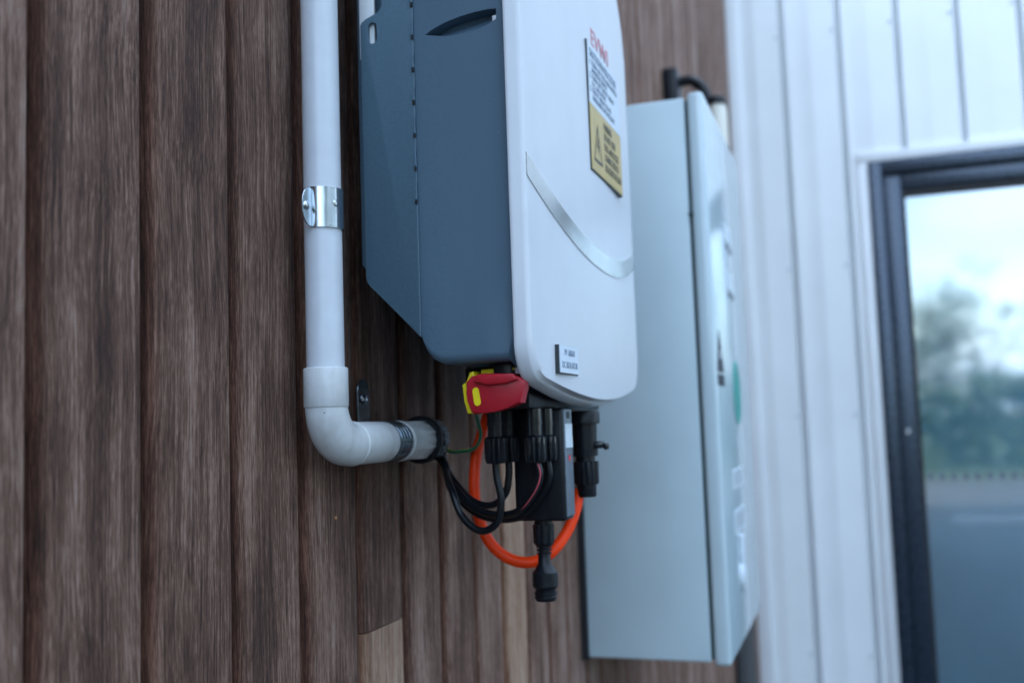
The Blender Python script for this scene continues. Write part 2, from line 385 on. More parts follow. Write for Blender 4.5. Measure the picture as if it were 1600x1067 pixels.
# ---- timber wall: vertical shiplap boards with a rounded tongue on their near side
PITCH = .0877; Y0 = .405
tw = thing('timber_wall', 'weathered brown timber wall of vertical boards behind the conduit and boxes', 'wall', (0, 1, 0))
H = 3.3
def wood_tone(k, seg):
    special = {-1: .66, 0: .45, 1: .43, 2: .47, 3: .42, 4: .46, 5: .50, 6: .46, 7: .62, 8: .93, 9: .62, 10: .66}
    t = special.get(k, (.60 if k > 10 else .38) + .28*rnd.random())  # far boards set lighter, a grazing sheen put into their tone
    if k == 4 and seg == 0: t = .92
    return t
bm = bmesh.new(); cl = bm.loops.layers.color.new('board')
k0 = int(math.floor((-3-Y0)/PITCH)); k1 = int(math.floor((3.895-Y0)/PITCH))
for k in range(k0, k1+1):
    yb = Y0 + k*PITCH; j = (rnd.random()-.5)*.0016; w = PITCH
    cup = (rnd.random()-.5)*.0010
    prof = [(0.0, -.022, 1), (.0052, -.0215, 1), (.0056, -.0100, 1), (.0066, -.0068, 1), (.0080, -.0042, 1), (.0098, -.0022, .8), (.0118, -.0008, .45), (.0150, 0, 0),
            (.028, .0003+cup, 0), (.045, .0005+cup, 0), (.062, .0003+cup, 0), (.0775, 0, 0), (.0822, -.0003, .05), (.0840, -.0012, .2), (.0846, -.0030, .4), (.0848, -.022, .5), (w, -.022, .6)]
    if k == 4: prof = [(q[0], q[1], max(q[2], .45)) for q in prof]
    joint = 1.051 if k == 4 else (rnd.uniform(.1, .8) if rnd.random() < .3 else None)
    segs = [(0, H)] if joint is None else [(0, joint-.0005), (joint+.0005, H)]
    for s, (z0, z1) in enumerate(segs):
        if joint is None: s = 1
        o1, tone = rnd.random(), wood_tone(k, s)
        nzs = 14
        rows = []
        for q in range(nzs+1):
            z = z0+(z1-z0)*q/nzs
            wob = .0005*noise.noise(Vector((k*3.7, 0, z*2.1)))
            rows.append([bm.verts.new((px + (j if px > -.012 else 0) + wob*(px > -.012), yb+py+wob*.8, z)) for py, px, c in prof])
        for q in range(nzs):
            for i in range(len(prof)-1):
                fc = bm.faces.new((rows[q][i], rows[q][i+1], rows[q+1][i+1], rows[q+1][i]))
                cc = (prof[i][2], prof[i+1][2], prof[i+1][2], prof[i][2])
                for lp, c in zip(fc.loops, cc): lp[cl] = (o1, tone, c, 1)
        for row, sg in ((rows[0], 1), (rows[-1], -1)):          # board ends
            back = [bm.verts.new((-.022, row[i].co.y, row[i].co.z)) for i in range(len(row))]
            for i in range(len(row)-1):
                try:
                    fc = bm.faces.new((row[i], back[i], back[i+1], row[i+1]))
                    for lp in fc.loops: lp[cl] = (o1, tone, .5, 1)
                except ValueError: pass
cladding = link('cladding', bm, M['wood'], tw, smooth=50)
bm = bmesh.new(); box(bm, -6, -.024, -3, 3.94, 0, H-.01); link('wall_core', bm, M['dark'], tw, smooth=0)
bm = bmesh.new(); box(bm, -6.1, .05, -3.1, 3.86, H, H+.12); link('roof_edge', bm, M['roofm'], tw, smooth=0)

# ---- white ribbed steel wall, at right angles, with a glazed door
WY = 3.9
ww = thing('white_metal_wall', 'white ribbed steel wall beyond the timber wall, around the dark framed glass door', 'wall', (1.5, WY, 0))
DX0, DX1, DZ = .49, 2.45, 2.15          # door opening
ribs = [.21+.2065*i for i in range(-1, 28)]
def ribbed(bm, x0, x1, z0, z1):
    xs = [(x0, 0)]
    for rx in ribs:
        for dx, dy in ((-.011, 0), (-.0095, .050), (.0065, .052), (.0080, .050), (.0100, -.002), (.0150, -.0028), (.026, 0), (.088, .0000), (.094, -.0010), (.112, -.0010), (.118, 0)):
            x = rx+dx
            if x0 < x < x1: xs.append((x, dy))
    xs.append((x1, 0)); xs.sort()
    nz_ = 6
    g = [[bm.verts.new((x, WY+dy+.0012*noise.noise(Vector((x*4, 5, z0+(z1-z0)*q/nz_*1.0))), z0+(z1-z0)*q/nz_)) for x, dy in xs] for q in range(nz_+1)]
    for q in range(nz_):
        for i in range(len(xs)-1): bm.faces.new((g[q][i], g[q][i+1], g[q+1][i+1], g[q+1][i]))
bm = bmesh.new()
ribbed(bm, .0, DX0-.03, 0, H-.02); ribbed(bm, DX0-.03, DX1+.03, DZ+.035, H-.02); ribbed(bm, DX1+.03, 5.4, 0, H-.02)
link('cladding', bm, M['white_steel'], ww, smooth=25)
bm = bmesh.new()
box(bm, .0, DX0-.01, WY+.06, 9.5, .0, H-.03); box(bm, DX1+.01, 5.4, WY+.06, 9.5, 0, H-.03); box(bm, DX0-.01, DX1+.01, WY+.14, 9.5, DZ+.01, H-.03)
link('wall_core', bm, M['dark'], ww, smooth=0)
bm = bmesh.new()
box(bm, DX0-.036, DX0, WY-.012, WY+.10, 0, DZ, bev=.002)
box(bm, DX1, DX1+.036, WY-.012, WY+.10, 0, DZ, bev=.002)
box(bm, DX0-.036, DX1+.036, WY-.014, WY+.10, DZ+.001, DZ+.038, bev=.002)
link('door_flashing', bm, M['flash'], ww)
bm = bmesh.new(); box(bm, .001, .052, WY-.009, WY-.001, 0, H-.02, bev=.002); link('corner_flashing', bm, M['flash'], ww)
bm = bmesh.new(); box(bm, .07, 5.5, WY-.06, 9.6, H, H+.12); link('roof_edge', bm, M['roofm'], ww, smooth=0)
sc0 = None
for z in (.35, 1.22, 1.775, 2.68):
    for rx in ribs[1:]:
        x = rx-.022
        if x < .1 or x > 1.5 or (x > DX0-.04 and z < DZ+.1): continue
        if sc0 is None:
            bm = bmesh.new(); lathe(bm, (x, WY, z), (0,-1,0), [(0, .008), (.0015, .0085), (.0022, .0055), (.006, .005), (.0066, .0035)], seg=6)
            sc0 = link('screw', bm, mat('screw_head', (.66,.70,.73), .4), ww); sx, sz = x, z
        else:
            s = sc0.copy(); COL.objects.link(s); s.location = (x-sx, 0, z-sz)
# ---- glass door
gd = thing('glass_door', 'tall dark framed glass door set in the white ribbed wall', 'door', (1.47, WY, 0))
bm = bmesh.new()
for (x0, x1, z0, z1) in ((DX0+.001, DX0+.047, 0, DZ-.002), (DX1-.047, DX1-.001, 0, DZ-.002), (DX0+.047, DX1-.047, DZ-.05, DZ-.002), (DX0+.047, DX1-.047, .009, .05)):
    box(bm, x0, x1, WY-.022, WY+.09, z0, z1, bev=.0025)
link('door_frame', bm, M['alu'], gd)
bm = bmesh.new()
for (x0, x1, z0, z1) in ((DX0+.049, DX0+.112, .055, DZ-.054), (DX1-.112, DX1-.049, .055, DZ-.054), (DX0+.1125, DX1-.1125, DZ-.112, DZ-.054), (DX0+.1125, DX1-.1125, .055, .14)):
    box(bm, x0, x1, WY-.004, WY+.06, z0, z1, bev=.004)
link('door_sash', bm, M['alu'], gd)
bm = bmesh.new()
for (x0, x1, z0, z1) in ((DX0+.112, DX0+.124, .14, DZ-.112), (DX1-.124, DX1-.112, .14, DZ-.112), (DX0+.124, DX1-.124, DZ-.134, DZ-.1125), (DX0+.124, DX1-.124, .14, .15)):
    box(bm, x0, x1, WY+.006, WY+.05, z0, z1)
link('gasket', bm, M['gasket'], gd, smooth=0)
mkbox('pane', (DX0+.120, DX1-.120, WY+.028, WY+.032, .145, DZ-.13), M['glass'], gd, smooth=0)
mkbox('blind', (DX0+.05, DX1-.05, WY+.062, WY+.064, .05, DZ), M['blind'], gd, smooth=0)
bm = bmesh.new()
x = DX0+.135
while x < DX1-.16: box(bm, x, x+.021, WY+.0262, WY+.0277, .975, 1.0); x += .0394
link('manifestation_dots', bm, mat('frosted_grey_dots', (.13,.19,.22), .7), gd, smooth=0)
bm = bmesh.new(); lathe(bm, (DX0+.078, WY-.003, 1.150), (0,-1,0), [(0, .011), (.004, .0115), (.007, .0105), (.008, .008), (.0065, .007), (.0065, .001)], seg=24); link('lock', bm, M['lock'], gd)

# ---- trees and shrubs across the yard (seen mirrored in the glass, except the unseen right-flank row)
def tree(name, loc, h, cr, seed, lm, label, group, leaves=2600, lean=0):
    rr = random.Random(seed); t = thing(name, label, 'tree', loc, group); L0 = Vector(loc)
    bm = bmesh.new(); tops = []
    tr = [L0 + Vector((lean*q*q*h*.5 + .06*h*noise.noise(Vector((seed, q*2, 0))), .05*h*noise.noise(Vector((seed, 9, q*2))), h*.8*q)) for q in [i/8 for i in range(9)]]
    tube(bm, tr, lambda s: h*.022*(1-.75*s)+.01, seg=9)
    for i in range(9):
        q = .3+.65*rr.random(); b = tr[int(q*8)]
        an = rr.random()*2*PI; ln = cr*(.55+.6*rr.random())
        e = b + Vector((math.cos(an)*ln, math.sin(an)*ln, ln*(.35+.5*rr.random())))
        mid = (b+e)/2 + Vector((0,0,-.06*ln)); pth = spline([b, mid, e], 5)
        tube(bm, pth, lambda s: h*.009*(1-.8*s)+.004, seg=6); tops += [e, mid]
    tops.append(tr[-1])
    link('trunk', bm, M['bark'], t)
    bm = bmesh.new(); clumps = []
    for tp in tops:
        for _ in range(3): clumps.append((tp + Vector([rr.gauss(0, cr*.22) for _ in range(3)]), cr*rr.uniform(.16, .36)))
    for _ in range(leaves):
        c, s = rr.choice(clumps)
        d = Vector([rr.gauss(0, 1) for _ in range(3)]).normalized()*s*rr.random()**.4
        p = c + d*Vector((1,1,.75)).length/1.6
        if p.z < .1: continue
        u = Vector([rr.gauss(0,1) for _ in range(3)]).normalized(); w = u.cross(Vector([rr.gauss(0,1) for _ in range(3)])).normalized()
        sz = rr.uniform(.05, .11)*h/5
        bm.faces.new([bm.verts.new(p+u*sz), bm.verts.new(p+w*sz*.5), bm.verts.new(p-u*sz), bm.verts.new(p-w*sz*.5)])
    link('crown', bm, lm, t, smooth=0)
tree('leaning_tree', (1.6, -17, 0), 4.7, 1.5, 3, M['leaf2'], 'tall loose tree leaning out over the shrubs across the yard', None, 1900, .25)
TL = ('small grey-green tree right beside the leaning tree', 'low dark green tree second past the leaning tree', 'grey-green tree just behind the leaning tree on the wall side',
      'dark green tree third past the leaning tree', 'broad grey-green tree nearest the timber wall side', 'taller dark green tree at the hedge bend', 'grey-green tree added beyond the hedge bend to block low light, farthest right from the door',
      'dark green tree added on the right flank to block low light, before the corner', 'grey-green tree added midway along the right flank to block low light', 'dark green tree added at the right flank to block low light, level with the camera')
for i, (x, y, h, r_) in enumerate(((3.2,-18.5,3.3,2.2), (5.4,-19,3.1,2.2), (-.6,-19.5,3.3,2.0), (7.6,-19,3.8,2.2), (-3.2,-18,3.8,1.8), (9.8,-16,5.6,2.4), (10.5,-11.5,6.6,2.8), (10.2,-7.5,6.8,2.9), (9.8,-3.5,6.6,2.9), (9.6,.6,6.8,2.9))):
    tree('garden_tree', (x, y, 0), h, r_, 20+i, M['leaf'] if i % 2 else M['leaf2'], TL[i] + ' across the yard', 'garden trees across the yard', 3600 if i < 6 else 5200)  # the denser last ones are added out of view to block low sky light
# hedge under the trees
bm = bmesh.new(); rr = random.Random(5)
for _ in range(9000):
    s = rr.random(); px = -8+s*30; py = -16.4+1.3*rr.random() + max(0, px-9)*1.0; pz = rr.random()**.8*(2.0+.5*noise.noise(Vector((px*.7, 0, 0))))
    p = Vector((px, py, pz)); u = Vector([rr.gauss(0,1) for _ in range(3)]).normalized(); w = u.cross(Vector([rr.gauss(0,1) for _ in range(3)])).normalized(); sz = rr.uniform(.10, .2)
    bm.faces.new([bm.verts.new(p+u*sz), bm.verts.new(p+w*sz*.6), bm.verts.new(p-u*sz), bm.verts.new(p-w*sz*.6)])
tag(link('hedge', bm, M['leaf'], smooth=0, origin=(7,-15.8,0)), 'long dense green hedge growing beneath the trees across the yard', 'hedge')

# ================================================================ CONDUIT
PX, PY, PR = .026, .6605, .0141
cd = thing('conduit', 'white plastic conduit running down the boards and turning right under the slate box', 'pipe', (PX, PY, 1.21))
bm = bmesh.new(); lathe(bm, (PX, PY, 1.262), (0,0,1), [(0, PR), (.7, PR)], seg=48); link('pipe', bm, M['pvc'], cd)
bm = bmesh.new(); lathe(bm, (PX, PY, 1.2385), (0,0,1), [(0, .0150), (.0003, .0162), (.001, .0166), (.0285, .0166), (.0293, .0162), (.0297, .0152), (.0297, PR+.0002), (.020, PR+.0002)], seg=48, cap=False); link('socket', bm, M['pvc_f'], cd)
HZ = 1.2107; BR = .031
path = [Vector((PX, PY, 1.2386))]
for i in range(25):
    an = PI/2*i/24; path.append(Vector((PX, PY+BR*(1-math.cos(an)), HZ+BR*(1-math.sin(an))-.0)))
path.append(Vector((PX, PY+BR+.006, HZ)))
bm = bmesh.new(); tube(bm, path[:1]+path[1:], lambda s: .0156+.0012*min(1, s*1.6), seg=48)
elbow = link('elbow', bm, M['pvc_f'], cd)
YH = PY+BR+.006
bm = bmesh.new()
lathe(bm, (PX, YH-.0012, HZ), (0,1,0), [(0, .0163), (.0004, .0172), (.0016, .0176), (.0026, .0174), (.0030, .0168), (.030, .0168), (.0450, .0167), (.0555, .0166), (.0562, .0160), (.0562, .012)], seg=56)
link('elbow_socket', bm, M['pvc_f'], cd)
bm = bmesh.new()                                    # mould mark and burr on the elbow
lathe(bm, (PX+.0150, PY+.0165, HZ+.0075), (1,-.35,.25), [(-.001, .0028), (.0002, .0030), (.0004, .0027), (.0001, .0023), (-.0006, .0022)], seg=24, cap=False)
link('mould_mark', bm, M['pvc_f'], elbow)
Y2 = YH+.055                                        # metal nipple, then the adaptor
bm = bmesh.new(); lathe(bm, (PX, Y2, HZ), (0,1,0), [(0, .0150), (.030, .0150)], seg=40); link('nipple', bm, M['dzinc'], cd)
Y3 = Y2+.0285
bm = bmesh.new()
lathe(bm, (PX, Y3, HZ), (0,1,0), [(0, .0150), (0, .0166), (.0008, .0173), (.0022, .0174), (.003, .0167), (.022, .0167), (.0235, .0180), (.0445, .0180), (.0452, .0168), (.0452, .01)], seg=48, sides=8, fr=(.0234, .0446))
link('adaptor', bm, M['pvc_f'], cd)
Y4 = Y3+.0452
bm = bmesh.new()
lathe(bm, (PX, Y4, HZ), (0,1,0), [(0, .0205), (.001, .0215), (.006, .0215), (.007, .0185), (.012, .0185), (.0125, .0205), (.024, .0200), (.030, .0165), (.034, .012), (.034, .004)], seg=48, flutes=16, fdepth=.0016, fr=(.0124, .0245))
link('locknut', bm, M['black'], cd)

# ---- saddle clamps
def band_mesh(bm, c, ax, r, th, half, a0, a1, seg=40):
    """strip bent round axis ax through c; angle measured in the plane (e1,e2)"""
    e1, e2, ax = ax
    for sgn in (0,):
        g = []
        for i in range(seg+1):
            an = a0+(a1-a0)*i/seg; d = e1*math.cos(an)+e2*math.sin(an)
            g.append([bm.verts.new(c + d*rr_ + ax*h) for rr_, h in ((r, -half), (r+th, -half*.985), (r+th, half*.985), (r, half))])
        for A, B in zip(g, g[1:]):
            for j in range(4): bm.faces.new((A[j], A[(j+1) % 4], B[(j+1) % 4], B[j]))
        bm.faces.new(list(reversed(g[0]))); bm.faces.new(g[-1])
cz = 1.3875
sc = thing('pipe_clamp', 'shiny zinc saddle clamp around the upright part of the white conduit', 'pipe clamp', (PX, PY, cz))
X_, Y_, Z_ = Vector((1,0,0)), Vector((0,1,0)), Vector((0,0,1))
bm = bmesh.new(); band_mesh(bm, Vector((PX, PY, cz)), (X_, Y_, Z_), PR+.0003, .0011, .0155, R(-97), R(150), 64)
band = link('band', bm, M['zinc'], sc, smooth=40)
bm = bmesh.new()                                     # dimple slot in the band
lathe(bm, Vector((PX, PY, cz+.003))+Vector((math.cos(R(-22)), math.sin(R(-22)), 0))*(PR+.0012), (math.cos(R(-22)), math.sin(R(-22)), 0), [(-.0005, .0030), (.0003, .0026), (.0008, .0016), (.0009, .0004)], seg=20)
lathe(bm, Vector((PX, PY, cz-.003))+Vector((math.cos(R(-16)), math.sin(R(-16)), 0))*(PR+.0012), (math.cos(R(-16)), math.sin(R(-16)), 0), [(-.0005, .0020), (.0004, .0016), (.0005, .0004)], seg=20)
link('dimple', bm, M['zinc'], band)
# ear: half-round tab leaving the band towards the camera side
ang = R(-97); ex = PX+math.cos(ang)*(PR+.0009); ey = PY+math.sin(ang)*(PR+.0009)
pts = [(ey+.002, cz-.0145), (ey+.002, cz+.0145)]
for i in range(15):
    an = PI/2-PI*i/14; pts.insert(2+i, (ey-.0128*math.cos(an)**.8 if math.cos(an) > 0 else ey, cz+.0145*math.sin(an)))
bm = bmesh.new(); prism(bm, [(p[0], p[1]) for p in pts], 'X', ex-.0006, ex+.0006, bev=.0003, seg=1)
ear = link('tab', bm, M['zinc'], sc, smooth=40)
bm = bmesh.new(); lathe(bm, (ex+.0004, ey-.0072, cz), (1,0,0), [(0, .0036), (.0008, .0034), (.0018, .0024), (.0022, .001)], seg=20); link('screw', bm, M['zinc'], ear)

sc2 = thing('pipe_clamp', 'dark zinc saddle clamp around the short level part of the conduit, its screwed tab above', 'pipe clamp', (PX, Y2, HZ))
cy = Y2+.0135
bm = bmesh.new()
band_mesh(bm, Vector((PX, cy, HZ)), (X_, Z_, Y_), .0152, .0011, .0125, R(-115), R(115), 64)
for dy in (-.0085, -.0028, .0028, .0085):             # pressed ridges
    band_mesh(bm, Vector((PX, cy+dy, HZ)), (X_, Z_, Y_), .0162, .0009, .0012, R(-110), R(110), 48)
link('band', bm, M['dzinc'], sc2, smooth=40)
bm = bmesh.new(); prism(bm, [(cy-.0105, HZ+.012)]+[(cy-.0105+.0105*(1-math.cos(PI*i/12)), HZ+.044+.0095*math.sin(PI*i/12)) for i in range(13)]+[(cy+.0105, HZ+.012)], 'X', .001, .0024, bev=.0003, seg=1)
tab = link('tab', bm, M['dzinc'], sc2)
bm = bmesh.new(); lathe(bm, (.0022, cy, HZ+.037), (1,0,0), [(0, .0046), (.001, .0045), (.0022, .0034), (.0026, .0022), (.0016, .0018), (.0016, .0003)], seg=24); link('screw', bm, M['lock'], tab)

# ================================================================ INVERTER
inv = thing('inverter', 'slate blue and white solar inverter box with silver curved trim on the timber wall', 'solar inverter', (.03, .9, 1.24))
YC, YW, ZT, ZB = .902, .198, 1.735, 1.2355            # centre, half width, top, lowest point
def outline(inset, dz=0, n_side=8, smile=1.0, zlow=None, rcv=None):
    """closed outline in the Y-Z plane: straight sides, shallow smile bottom and top, rounded corners"""
    hw = YW-inset; pts = []
    def bottom(y): return (ZB if zlow is None else zlow) + inset*(1 if zlow is None else 0) + dz + smile*.0215*(abs(y-YC)/YW)**1.9
    def top(y): return ZT - inset - .0215*(abs(y-YC)/YW)**1.9
    rc = rcv or (.024+inset*.9)
    zb = bottom(YC-hw)+rc; zt = top(YC-hw)-rc
    for i in range(n_side): pts.append((YC-hw, zt+(zb-zt)*i/n_side))
    for i in range(10):
        an = PI/2*i/9; pts.append((YC-hw+rc*(1-math.cos(an)), bottom(YC-hw+rc*(1-math.cos(an)))+rc*(1-math.sin(an))))
    for i in range(1, 24):
        y = YC-hw+rc+(2*hw-2*rc)*i/24; pts.append((y, bottom(y)))
    for i in range(10):
        an = PI/2*(1-i/9); pts.append((YC+hw-rc*(1-math.cos(an)), bottom(YC+hw-rc*(1-math.cos(an)))+rc*(1-math.sin(an))))
    for i in range(1, n_side): pts.append((YC+hw, zb+(zt-zb)*i/n_side))
    RT = .10
    for i in range(10):
        an = PI/2*i/9; pts.append((YC+hw-RT*(1-math.cos(an)), top(YC+hw)-RT+RT*math.sin(an)))
    for i in range(1, 24):
        y = YC+hw-RT-(2*hw-2*RT)*i/24; pts.append((y, top(y)))
    for i in range(9):
        an = PI/2*(1-i/9); pts.append((YC-hw+RT*(1-math.cos(an)), top(YC+hw)-RT+RT*math.sin(an)))
    return pts
def dome(y, z):
    u = (y-YC)/YW; v = (z-1.47)/.26
    return .1719+.0098*max(0, 1-u*u)*(1-.35*v*v)
def face_at(y, z): return dome(y, z)
def loft(bm, loops, cap0=True, cap1=True):
    rings = [[bm.verts.new(p) for p in lp] for lp in loops]; k = len(rings[0])
    for A, B in zip(rings, rings[1:]):
        for i in range(k): bm.faces.new((A[i], A[(i+1) % k], B[(i+1) % k], B[i]))
    if cap0: bm.faces.new(list(reversed(rings[0])))
    if cap1: bm.faces.new(rings[-1])
    return rings
# side shell
def L3(x, inset, dz=0): return [(x, y, z) for y, z in outline(inset, dz)]
def LS(x, inset, dz=0): return [(x, y, z) for y, z in outline(inset, dz, smile=.02, zlow=1.2690, rcv=.0075)]
bm = bmesh.new()
loft(bm, [LS(.0815, .0095, .022), LS(.0822, .0085, .017), LS(.085, .0080, .0105), LS(.090, .0078, .0045), LS(.097, .0076, .0010), LS(.104, .0074), LS(.135, .0072), LS(.1535, .0071), L3(.1560, .0070), L3(.1590, .0068), L3(.1600, .0078)])
shell = link('side_shell', bm, M['shell'], inv, smooth=30)
# grip recess on the near side, a lens that deepens upwards
YS = YC-YW+.0074
bm = bmesh.new()
low = [(.0925, 1.5325), (.104, 1.5290), (.118, 1.5275), (.132, 1.5285), (.143, 1.5310), (.1525, 1.5355)]
upc = [(.098, 1.5365), (.110, 1.5405), (.122, 1.5430), (.136, 1.5445), (.148, 1.5448), (.1535, 1.5440)]
outer = [bm.verts.new((x, YS-.004, z-.0010)) for x, z in low] + [bm.verts.new((x, YS-.004, z)) for x, z in upc]
inner = [bm.verts.new((x, YS+.001, z+.0006)) for x, z in low] + [bm.verts.new((x+.002 if i < 4 else x-.002, YS+.0125, z-.0005)) for i, (x, z) in enumerate(upc)]
bmesh.ops.convex_hull(bm, input=bm.verts[:])
carve_list = [bm]
off_ = Vector(inv.location)
for b in carve_list:
    bmesh.ops.delete(b, geom=[v for v in b.verts if not v.link_faces], context='VERTS')
carve(shell, carve_list[0]) if False else None
# carve() works in world space: the shell object sits under its Empty, so update first
bpy.context.view_layer.update(); carve(shell, bm)
bm = bmesh.new(); box(bm, .149, .1528, YS+.0006, YS+.004, 1.5335, 1.5395, bev=.0008); link('recess_tab', bm, M['cover'], shell)
# rear heat sink: body, side plate with slot and notch
bm = bmesh.new()
prism(bm, [(.060, 1.728), (.060, 1.3150), (.0817, 1.2935), (.0817, 1.728)], 'Y', YS+.006, YC+YW-.012)
for i in range(26):                                   # cooling fins running down the back
    y = YS+.020+i*.0140; prism(bm, [(.022, 1.70), (.022, 1.356), (.0602, 1.3156), (.0602, 1.70)], 'Y', y, y+.002)
link('heat_sink', bm, M['sink'], inv, smooth=0)
bm = bmesh.new()
sp_pts = [(.0345, 1.3415), (.0355, 1.3385), (.0375, 1.3360), (.0795, 1.2930), (.0816, 1.2915), (.0816, 1.728), (.0550, 1.728), (.0550, 1.5640), (.0535, 1.5605), (.0500, 1.5580), (.0385, 1.5545), (.0355, 1.5530), (.0340, 1.5500)]
prism(bm, sp_pts, 'Y', YS+.0010, YS+.0042, bev=.0008, seg=2)
plate = link('side_plate', bm, M['sink'], inv, smooth=30)
bm = bmesh.new()
sl = [(.0452+.0040*math.cos(PI*i/10), 1.5475+.0040*math.sin(PI*i/10)) for i in range(11)]+[(.0452-.0040*math.cos(PI*i/10), 1.5375-.0040*math.sin(PI*i/10)) for i in range(11)]
prism(bm, sl, 'Y', YS-.01, YS+.0055)
bpy.context.view_layer.update(); carve(plate, bm)
# wall bracket of bare white steel behind the plate
bm = bmesh.new(); box(bm, .0312, .0450, YS+.0052, YS+.0080, 1.5235, 1.74, bev=.0008); box(bm, .0018, .0040, YS+.0052, YC+YW-.03, 1.62, 1.70); box(bm, .0041, .0311, YS+.0052, YS+.0080, 1.62, 1.69)
link('mounting_bracket', bm, M['flash'], inv)
# snap tabs along the seam
bm = bmesh.new(); prism(bm, [(.0806, 1.5455), (.0817, 1.5470), (.0817, 1.5345), (.0796, 1.5345)], 'Y', YS-.0006, YS+.0015, bev=.0004, seg=1)
clip0 = link('clip', bm, M['shell'], inv)
bm = bmesh.new(); box(bm, .0797, .0814, YS-.0003, YS+.0012, 1.5312, 1.5340); no0 = link('clip_notch', bm, M['gasket'], clip0, smooth=0)
for i in (-6,-5,-4,-3,-2,-1, 1, 2, 3, 4, 5):
    c = clip0.copy(); COL.objects.link(c); c.location = (0, 0, -.0268*i)
    d = no0.copy(); COL.objects.link(d); d.parent = c
# white cover
loops = [L3(.1602, .0010), L3(.1608, .0002), L3(.1620, .0000), L3(.1632, .0003), L3(.1694, .0022), L3(.1706, .0032), L3(.1713, .0046)]
base = outline(.0062); loops.append([(face_at(y, z), y, z) for y, z in base])
cyz = (YC, 1.485)
for s in (.985, .955, .90, .80, .66, .50, .32, .15, .05):
    q = [(cyz[0]+(y-cyz[0])*s, cyz[1]+(z-cyz[1])*s) for y, z in base]
    loops.append([(face_at(y, z), y, z) for y, z in q])
bm = bmesh.new(); loft(bm, loops); cover = link('front_cover', bm, M['cover'], inv, smooth=40)
# silver smile-shaped trim
bm = bmesh.new(); rows = []
def trim_z(y): return 1.3712 + .059*(abs(y-.925)/.235)**2.1
for i in range(61):
    y = YC-YW+.0078+(2*YW-.0156)*i/60; zc = trim_z(y); hh = .0088
    row = []
    for dz_, pr in ((-hh, -.001), (-hh, .0008), (hh, .0008), (hh, -.001)):
        z = zc+dz_; row.append(bm.verts.new((face_at(y, z)+pr, y, z)))
    rows.append(row)
for A, B in zip(rows, rows[1:]):
    for j in range(3): bm.faces.new((A[j], B[j], B[j+1], A[j+1]))
bm.faces.new(rows[0]); bm.faces.new(rows[-1])
link('trim_band', bm, M['silver'], cover, smooth=30)
# warning plate: black core, white upper half, yellow lower half
def plate_at(y0, y1, z0, z1, th=.0013):
    ym, zm = (y0+y1)/2, (z0+z1)/2; x0 = face_at(ym, zm)
    return x0, x0+th
xa, xb = plate_at(.8795, 1.0075, 1.4535, 1.5770)
wp = mkbox('warning_plate', (xa-.003, xb, .8785, 1.0065, 1.4525, 1.5765), M['plate_core'], cover, smooth=0)
mkbox('white_face', (xb+.0001, xb+.0006, .8800, 1.0060, 1.5168, 1.5760), M['plate_white'], wp, smooth=0)
mkbox('yellow_face', (xb+.0001, xb+.0006, .8800, 1.0060, 1.4540, 1.5164), M['plate_yellow'], wp, smooth=0)
xt = xb+.0007
text_part('heading_text', 'SHUTDOWN PROCEDURE', .0120, face_X(.886, 1.5630, xt), M['ink2'], wp, width=.108)
text_part('procedure_text', '1. TURN OFF THE MAIN SWITCH\n    INVERTER SUPPLY\n2. TURN OFF THE PV ARRAY\n    D.C. ISOLATOR\n3. THE PV ARRAY STAYS\n    ENERGISED IN DAYLIGHT', .0074, face_X(.884, 1.5555, xt), M['ink2'], wp, width=.112, spacing=.9)
text_part('warning_text', 'WARNING\nDO NOT OPEN\nPLUG AND SOCKET\nCONNECTORS OR\nISOLATORS ON LOAD', .0110, face_X(.932, 1.5040, xt), mat('faded_ink', (.13,.12,.10), .6), wp, width=.068, spacing=.93)
bm = bmesh.new()                                      # warning triangle outline with a bolt
ty, tz, tw_, th_ = .9050, 1.4640, .0165, .0380
def tri(s): return [(ty-tw_*s, tz+th_*.33*(1-s)), (ty+tw_*s, tz+th_*.33*(1-s)), (ty, tz+th_*.33*(1-s)+th_*s)]
o_, i_ = tri(1), tri(.80)
vo = [bm.verts.new((xt+.0002, *p)) for p in o_]; vi = [bm.verts.new((xt+.0002, *p)) for p in i_]
for i in range(3): bm.faces.new((vo[i], vo[(i+1) % 3], vi[(i+1) % 3], vi[i]))
zz = [(0,.024),(-.0035,.0145),(.0005,.0155),(-.001,.006),(.0045,.0175),(.0008,.0165),(.003,.024)]
bm.faces.new([bm.verts.new((xt+.0002, ty+p[0], tz+p[1])) for p in zz])
link('triangle_sign', bm, M['ink'], wp, smooth=0)
# red lettering above the plate
lx = face_at(.94, 1.585)+.0004
text_part('red_lettering', 'EVWI', .0235, face_X(.9010, 1.5800, lx), M['redink'], cover, width=.068)
# small engraved label near the lower left corner
x0, x1 = plate_at(.768, .826, 1.2585, 1.282, .0014)
sl_ = mkbox('isolator_label', (x0-.002, x1, .7600, .8165, 1.2605, 1.2835), M['plate_core'], cover, smooth=0)
mkbox('label_face', (x1+.0001, x1+.0006, .7612, .8165, 1.2613, 1.2833), M['plate_white'], sl_, smooth=0)
text_part('label_text', 'PV  ARRAY', .0074, face_X(.7745, 1.2755, x1+.0007), M['ink2'], sl_, width=.0310)
text_part('label_text', 'DC ISOLATOR', .0074, face_X(.7665, 1.2655, x1+.0007), M['ink2'], sl_, width=.0455)
